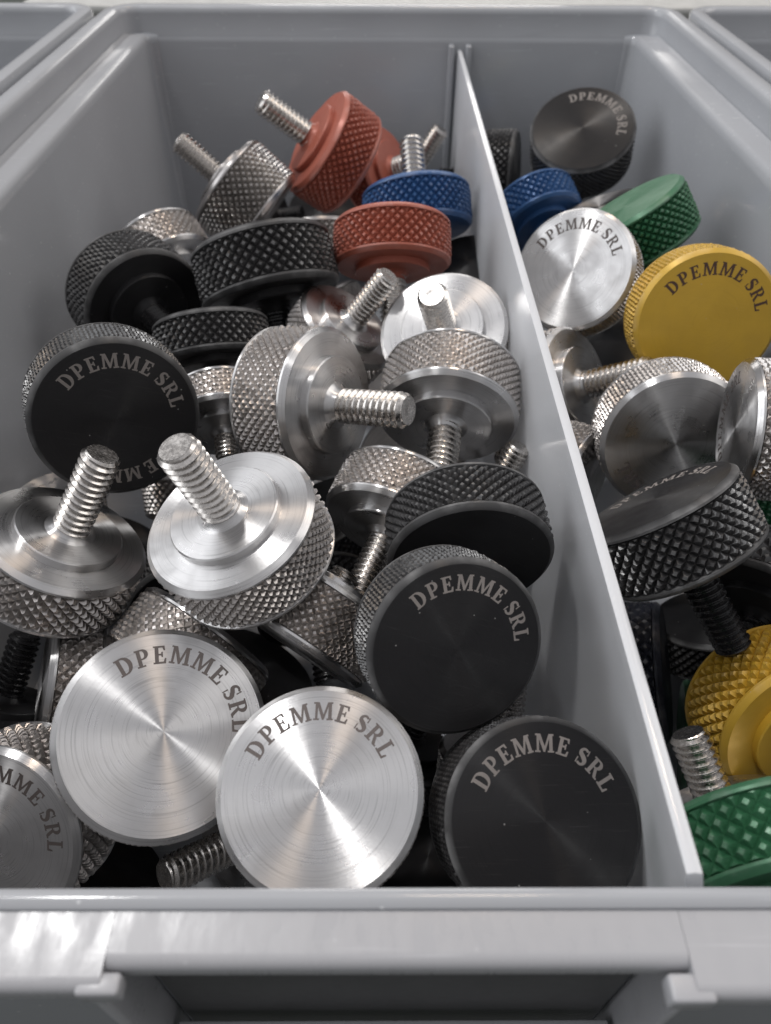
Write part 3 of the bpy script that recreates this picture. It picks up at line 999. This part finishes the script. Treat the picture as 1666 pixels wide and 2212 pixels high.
# id, colour, base point, local y axis, head axis, scale, head mm, stud mm, knurl columns, lettering, stud colour
KNOBS = [
    ('A', 'silver', (-0.00819, 0.04809, 0.06243), (-0.0071, 0.9485, 0.3167), (-0.013, -0.3168, 0.9484), 0.706, 16, 22, 60, 1, None),
    ('B', 'silver', (-0.03662, 0.06015, 0.05754), (0.3731, 0.8981, 0.233), (0.3257, -0.3619, 0.8735), 0.783, 16, 22, 60, 1, None),
    ('C', 'black', (0.02091, 0.04845, 0.05668), (0.0165, 0.8808, 0.4732), (0.1141, -0.4719, 0.8742), 0.698, 20, 22, 60, 1, None),
    ('D', 'black', (0.00871, 0.07051, 0.07422), (0.3613, 0.607, 0.7078), (0.2446, -0.7942, 0.5563), 0.678, 15, 22, 60, 1, None),
    ('E', 'black', (0.01519, 0.09603, 0.07382), (0.6663, -0.0231, 0.7453), (0.0386, -0.9971, -0.0653), 0.728, 15, 10, 50, 0, None),
    ('S1', 'silver', (-0.05835, 0.09475, 0.06955), (-0.3563, -0.8253, 0.438), (-0.4987, -0.2284, -0.8361), 0.757, 16, 24, 42, 0, None),
    ('S2', 'silver', (-0.02492, 0.08447, 0.08494), (-0.351, -0.9106, -0.218), (0.2764, 0.1217, -0.9533), 0.733, 16, 22, 52, 0, None),
    ('S3', 'silver', (-0.01057, 0.12454, 0.07754), (0.1155, -0.3346, -0.9352), (-0.8503, 0.4535, -0.2673), 0.791, 18, 22, 52, 0, None),
    ('S4', 'silver', (0.0143, 0.12928, 0.06968), (0.6145, 0.0921, -0.7836), (0.1482, 0.962, 0.2293), 0.782, 17, 22, 54, 0, None),
    ('S5', 'silver', (0.01468, 0.15622, 0.07629), (0.9399, -0.3383, 0.0474), (0.2256, 0.5106, -0.8297), 0.774, 14, 20, 48, 0, None),
    ('S6', 'silver', (-0.00792, 0.16735, 0.07116), (0.4245, 0.8779, -0.2214), (-0.5753, 0.0728, -0.8147), 0.692, 14, 23, 48, 0, None),
    ('S12', 'silver', (-0.03599, 0.13533, 0.06288), (-0.3214, 0.2609, -0.9103), (-0.1703, 0.9297, 0.3266), 0.629, 14, 12, 40, 0, None),
    ('K1', 'black', (-0.05575, 0.12372, 0.07965), (0.3049, 0.388, 0.8697), (0.4285, -0.8715, 0.2386), 0.79, 16, 22, 60, 2, None),
    ('K2', 'black', (-0.06257, 0.17903, 0.06805), (0.268, 0.2884, -0.9192), (-0.6175, 0.7838, 0.0658), 0.838, 17, 20, 46, 0, None),
    ('S15', 'silver', (-0.06276, 0.20876, 0.0647), (0.6513, 0.7076, -0.2739), (-0.524, 0.6806, 0.5121), 0.711, 16, 20, 40, 0, None),
    ('K3', 'black', (-0.02889, 0.18012, 0.0712), (0.2605, 0.7785, -0.571), (-0.2335, 0.6247, 0.7452), 0.925, 16, 20, 40, 0, None),
    ('K4', 'black', (-0.03979, 0.15217, 0.07002), (0.7785, -0.3706, 0.5066), (-0.1444, 0.6797, 0.7191), 0.682, 14, 10, 38, 0, None),
    ('G1', 'steel', (-0.05084, 0.24502, 0.0773), (0.1155, -0.8761, 0.4682), (0.7621, -0.2242, -0.6074), 0.814, 21, 20, 42, 0, 'silver'),
    ('R1', 'red', (-0.02244, 0.26413, 0.08334), (-0.3466, 0.9085, -0.2333), (0.7786, 0.14, -0.6117), 0.9, 17, 22, 42, 0, 'silver'),
    ('R2', 'red', (0.00304, 0.28801, 0.06496), (-0.4656, -0.8791, 0.1024), (-0.8079, 0.375, -0.4545), 0.805, 14, 8, 40, 0, 'silver'),
    ('B1', 'blue', (0.01079, 0.23998, 0.07638), (0.1701, 0.7575, -0.6303), (0.0895, -0.6488, -0.7557), 0.86, 15, 17, 42, 0, 'silver'),
    ('X1', 'black', (0.01233, 0.31963, 0.0512), (0.2776, 0.9387, -0.2042), (-0.5298, -0.0278, -0.8477), 0.849, 14, 24, 36, 0, 'silver'),
    ('R3', 'red', (0.00299, 0.1909, 0.07467), (-0.1516, 0.7094, -0.6883), (-0.0146, 0.6947, 0.7191), 0.798, 15, 20, 40, 0, 'silver'),
    ('S24', 'steel', (-0.02012, 0.2276, 0.05914), (0.9929, 0.1101, 0.0459), (-0.1033, 0.6003, 0.7931), 0.711, 14, 12, 40, 0, None),
    ('X2', 'black', (-0.0404, 0.28517, 0.04811), (0.1449, 0.9695, 0.1976), (-0.9463, 0.1941, -0.2586), 0.675, 12, 14, 36, 0, None),
    ('S7', 'silver', (0.0013, 0.10368, 0.0619), (0.1751, -0.3225, 0.9303), (0.3668, 0.8982, 0.2423), 0.702, 16, 22, 48, 0, None),
    ('S8', 'silver', (-0.00878, 0.08621, 0.06346), (0.0959, -0.508, 0.856), (-0.5353, -0.7514, -0.3859), 0.675, 18, 5, 50, 0, None),
    ('K6', 'silver', (-0.04072, 0.07629, 0.04733), (0.2134, -0.4674, 0.8579), (0.5484, 0.7841, 0.2907), 0.737, 18, 20, 44, 0, None),
    ('K7', 'silver', (-0.05592, 0.07986, 0.04215), (-0.457, 0.5297, -0.7145), (-0.8872, -0.2145, 0.4085), 0.676, 15, 20, 40, 0, None),
    ('K9', 'black', (-0.07769, 0.08081, 0.03399), (-0.0892, -0.6894, 0.7189), (-0.3011, -0.6693, -0.6792), 0.692, 15, 20, 40, 0, None),
    ('F1', 'silver', (-0.05968, 0.05695, 0.04081), (0.4907, 0.5156, 0.7024), (-0.1687, -0.7347, 0.6571), 0.751, 18, 20, 40, 1, None),
    ('S32', 'silver', (-0.02538, 0.05322, 0.03362), (0.7244, -0.5676, 0.3913), (0.6886, 0.5675, -0.4514), 0.71, 15, 20, 40, 0, None),
    ('S34', 'silver', (-0.08033, 0.13256, 0.03633), (0.351, 0.9304, -0.1057), (-0.0703, 0.1388, 0.9878), 0.544, 14, 14, 40, 0, None),
    ('S35', 'silver', (0.02453, 0.12059, 0.05554), (0.2113, 0.9263, -0.3119), (-0.3944, -0.2112, -0.8943), 0.624, 14, 20, 40, 0, None),
    ('S36', 'steel', (0.02504, 0.07262, 0.02977), (-0.0673, 0.7938, -0.6044), (-0.0956, -0.6081, -0.7881), 0.658, 14, 20, 48, 0, None),
    ('KB', 'black', (0.07378, 0.28729, 0.06954), (0.7403, 0.4975, 0.4522), (-0.1984, -0.481, 0.854), 0.911, 17, 20, 60, 1, None),
    ('KC', 'black', (0.04245, 0.31772, 0.05106), (-0.2605, -0.9257, 0.2743), (0.9653, -0.2437, 0.0942), 0.909, 15, 20, 40, 0, None),
    ('B2', 'blue', (0.05609, 0.25513, 0.05875), (0.6575, 0.5392, -0.5264), (-0.3017, 0.8285, 0.4718), 0.751, 15, 20, 36, 0, None),
    ('K40', 'steel', (0.07526, 0.24124, 0.06158), (0.2772, -0.9047, 0.3237), (-0.3876, 0.203, 0.8992), 0.684, 14, 14, 44, 0, None),
    ('G41', 'green', (0.07676, 0.20662, 0.07248), (-0.4283, -0.9036, -0.0009), (-0.5469, 0.2584, 0.7963), 0.822, 17, 20, 42, 0, None),
    ('SF', 'silver', (0.05467, 0.18574, 0.07409), (0.2072, 0.5567, 0.8045), (-0.5039, -0.6441, 0.5755), 0.779, 14, 20, 54, 1, None),
    ('Y1', 'gold', (0.07698, 0.1655, 0.07548), (0.1769, 0.322, 0.9301), (-0.0716, -0.9382, 0.3385), 0.826, 15, 20, 54, 1, None),
    ('S44', 'silver', (0.04994, 0.15612, 0.06001), (0.2954, 0.8858, 0.3579), (-0.6896, 0.4569, -0.5618), 0.781, 15, 24, 40, 0, None),
    ('S45', 'silver', (0.06518, 0.13721, 0.06312), (-0.0011, -0.286, -0.9582), (-0.0708, -0.9558, 0.2854), 0.804, 16, 20, 54, 1, None),
    ('S46', 'silver', (0.08123, 0.11205, 0.08044), (0.181, 0.9496, -0.2559), (-0.9835, 0.1732, -0.0529), 0.679, 18, 20, 44, 1, None),
    ('K8', 'black', (0.0542, 0.08636, 0.07191), (0.5048, 0.81, -0.2986), (-0.4948, 0.5549, 0.6688), 0.709, 18, 24, 40, 1, None),
    ('K48', 'black', (0.07484, 0.08777, 0.05447), (0.5476, -0.2314, -0.8041), (0.6708, 0.6958, 0.2566), 0.743, 15, 6, 36, 0, None),
    ('K49', 'navy', (0.05247, 0.0936, 0.02617), (0.4082, 0.466, -0.785), (0.9128, -0.2233, 0.342), 0.766, 15, 20, 32, 0, None),
    ('GR1', 'green', (0.08011, 0.08402, 0.01232), (-0.3142, -0.7351, 0.6007), (-0.9491, 0.2576, -0.1812), 0.64, 16, 6, 40, 0, None),
    ('Y2', 'gold', (0.0735, 0.0638, 0.05168), (-0.4906, 0.2834, 0.824), (-0.1258, 0.9127, -0.3887), 0.736, 19, 14, 36, 0, None),
    ('GR2', 'green', (0.0498, 0.03114, 0.07272), (0.5605, 0.0833, -0.824), (-0.0935, 0.9949, 0.037), 0.668, 15, 8, 32, 0, None),
    ('S47', 'silver', (0.04133, 0.13633, 0.04902), (-0.5753, -0.6407, 0.5084), (0.7837, -0.6097, 0.1185), 0.664, 15, 20, 40, 0, None),
    ('U2', 'black', (0.00575, 0.08059, 0.01868), (0.6304, -0.7725, 0.0763), (-0.4168, -0.4198, -0.8062), 0.64, 16, 18, 40, 0, None),
    ('U3', 'black', (-0.07487, 0.13142, 0.01417), (0.8118, 0.2858, -0.5093), (0.4568, 0.2325, 0.8586), 0.71, 16, 18, 40, 0, None),
    ('U4', 'black', (-0.012, 0.1455, 0.01586), (0.8733, 0.3722, 0.3144), (-0.3528, 0.0381, 0.9349), 0.688, 16, 18, 40, 0, None),
    ('U7', 'black', (-0.05913, 0.04962, 0.01302), (-0.7858, 0.5939, 0.1729), (0.5693, 0.5852, 0.5774), 0.66, 16, 18, 40, 0, None),
    ('U9', 'black', (0.07498, 0.20443, 0.02067), (-0.7554, -0.6551, -0.0185), (0.0819, -0.1223, 0.9891), 0.808, 16, 18, 40, 0, None),
    ('U10', 'green', (0.08763, 0.11425, 0.05009), (0.1308, -0.0042, -0.9914), (-0.9494, -0.2887, -0.124), 0.644, 16, 18, 40, 0, None),
    ('U11', 'black', (0.08256, 0.10468, 0.01616), (-0.1732, -0.9075, 0.3827), (-0.2028, 0.4131, 0.8878), 0.701, 16, 18, 40, 0, None),
    ('U12', 'black', (0.08235, 0.23641, 0.01963), (0.7039, -0.6853, -0.1868), (0.0841, -0.1807, 0.9799), 0.783, 16, 18, 40, 0, None),
    ('U13', 'black', (0.02925, 0.22409, 0.05201), (0.9708, -0.1614, 0.1774), (-0.2054, -0.1779, 0.9624), 0.64, 16, 18, 40, 0, None),
    ('U14', 'black', (-0.02339, 0.32098, 0.02816), (0.5626, 0.7802, 0.2734), (-0.0977, -0.2657, 0.9591), 0.792, 16, 18, 40, 0, None),
    ('S53', 'silver', (0.05481, 0.05015, 0.05145), (0.4284, 0.7382, -0.5211), (0.3737, -0.6698, -0.6416), 0.69, 10, 19, 40, 0, None),
    ('U16', 'black', (0.01022, 0.04906, 0.01223), (-0.2284, 0.8034, -0.5498), (-0.1026, 0.5418, 0.8342), 0.674, 16, 14, 44, 0, None),
    ('U1', 'black', (-0.03478, 0.09292, 0.01262), (0.2093, -0.9199, 0.3315), (0.5075, 0.392, 0.7673), 0.759, 16, 12, 44, 0, None),
    ('V4', 'black', (-0.01407, 0.10479, 0.0288), (0.152, -0.2017, 0.9676), (-0.1648, 0.9601, 0.226), 0.74, 16, 18, 40, 0, None),
    ('V6', 'steel', (-0.05348, 0.15875, 0.02862), (0.928, 0.3392, -0.1541), (0.103, -0.631, -0.7689), 0.74, 16, 18, 40, 0, None),
    ('V8', 'steel', (-0.01486, 0.26122, 0.01448), (0.7826, 0.4853, 0.39), (-0.6159, 0.5122, 0.5986), 0.74, 16, 18, 40, 0, None),
    ('V10', 'black', (-0.05069, 0.12203, 0.02246), (0.4501, -0.0295, -0.8925), (0.2968, -0.9377, 0.1807), 0.74, 16, 18, 40, 0, None),
    ('V13', 'steel', (0.01092, 0.16657, 0.02491), (-0.2321, 0.6519, 0.7219), (-0.3732, -0.7451, 0.5528), 0.74, 16, 18, 40, 0, None),
]

# ------------------------------------------------------------------ thumb screws
cache = {}


def shared(key, fn):
    if key not in cache:
        cache[key] = fn()
    return cache[key]


ETCH = {'silver': 'etch_dark', 'steel': 'etch_dark', 'black': 'etch_light', 'navy': 'etch_light', 'gold': 'etch_brown',
        'green': 'etch_light', 'red': 'etch_brown', 'blue': 'etch_light'}


def thumb_screw(row):
    kid, colour, loc, yax, zax, sc, T, L, ncol, text, studcol = row
    T, L = T*1e-3, L*1e-3
    Z = Vector(zax).normalized()
    Y = Vector(yax); Y = (Y - Z*Y.dot(Z)).normalized()
    X = Y.cross(Z)
    root = bpy.data.objects.new('thumb_screw', None)
    col.objects.link(root)
    root.empty_display_size = 0.01
    root.matrix_world = Matrix(((X.x*sc, Y.x*sc, Z.x*sc, loc[0]), (X.y*sc, Y.y*sc, Z.y*sc, loc[1]),
                                (X.z*sc, Y.z*sc, Z.z*sc, loc[2]), (0, 0, 0, 1)))
    sk = studcol or colour
    head = link('head', shared(('h', T), lambda: head_mesh(T)), MAT[colour+'_turned'], root)
    link('knurled_band', shared(('k', T, ncol), lambda: knurl_mesh(T, ncol)), MAT[colour+'_knurl'], root)
    link('collar', shared('c', collar_mesh), MAT[colour+'_turned'], root)
    link('threaded_stud', shared(('s', L), lambda: stud_mesh(L)), MAT[sk+'_thread'], root)
    if text:
        link('engraved_text', shared(('t', T, text), lambda: text_mesh(T, text)), MAT[ETCH[colour]], head)
    tag(root, LABELS[kid], 'thumb screw', 'knurled thumb screws heaped in the bin')
    return root


for row in KNOBS:
    thumb_screw(row)
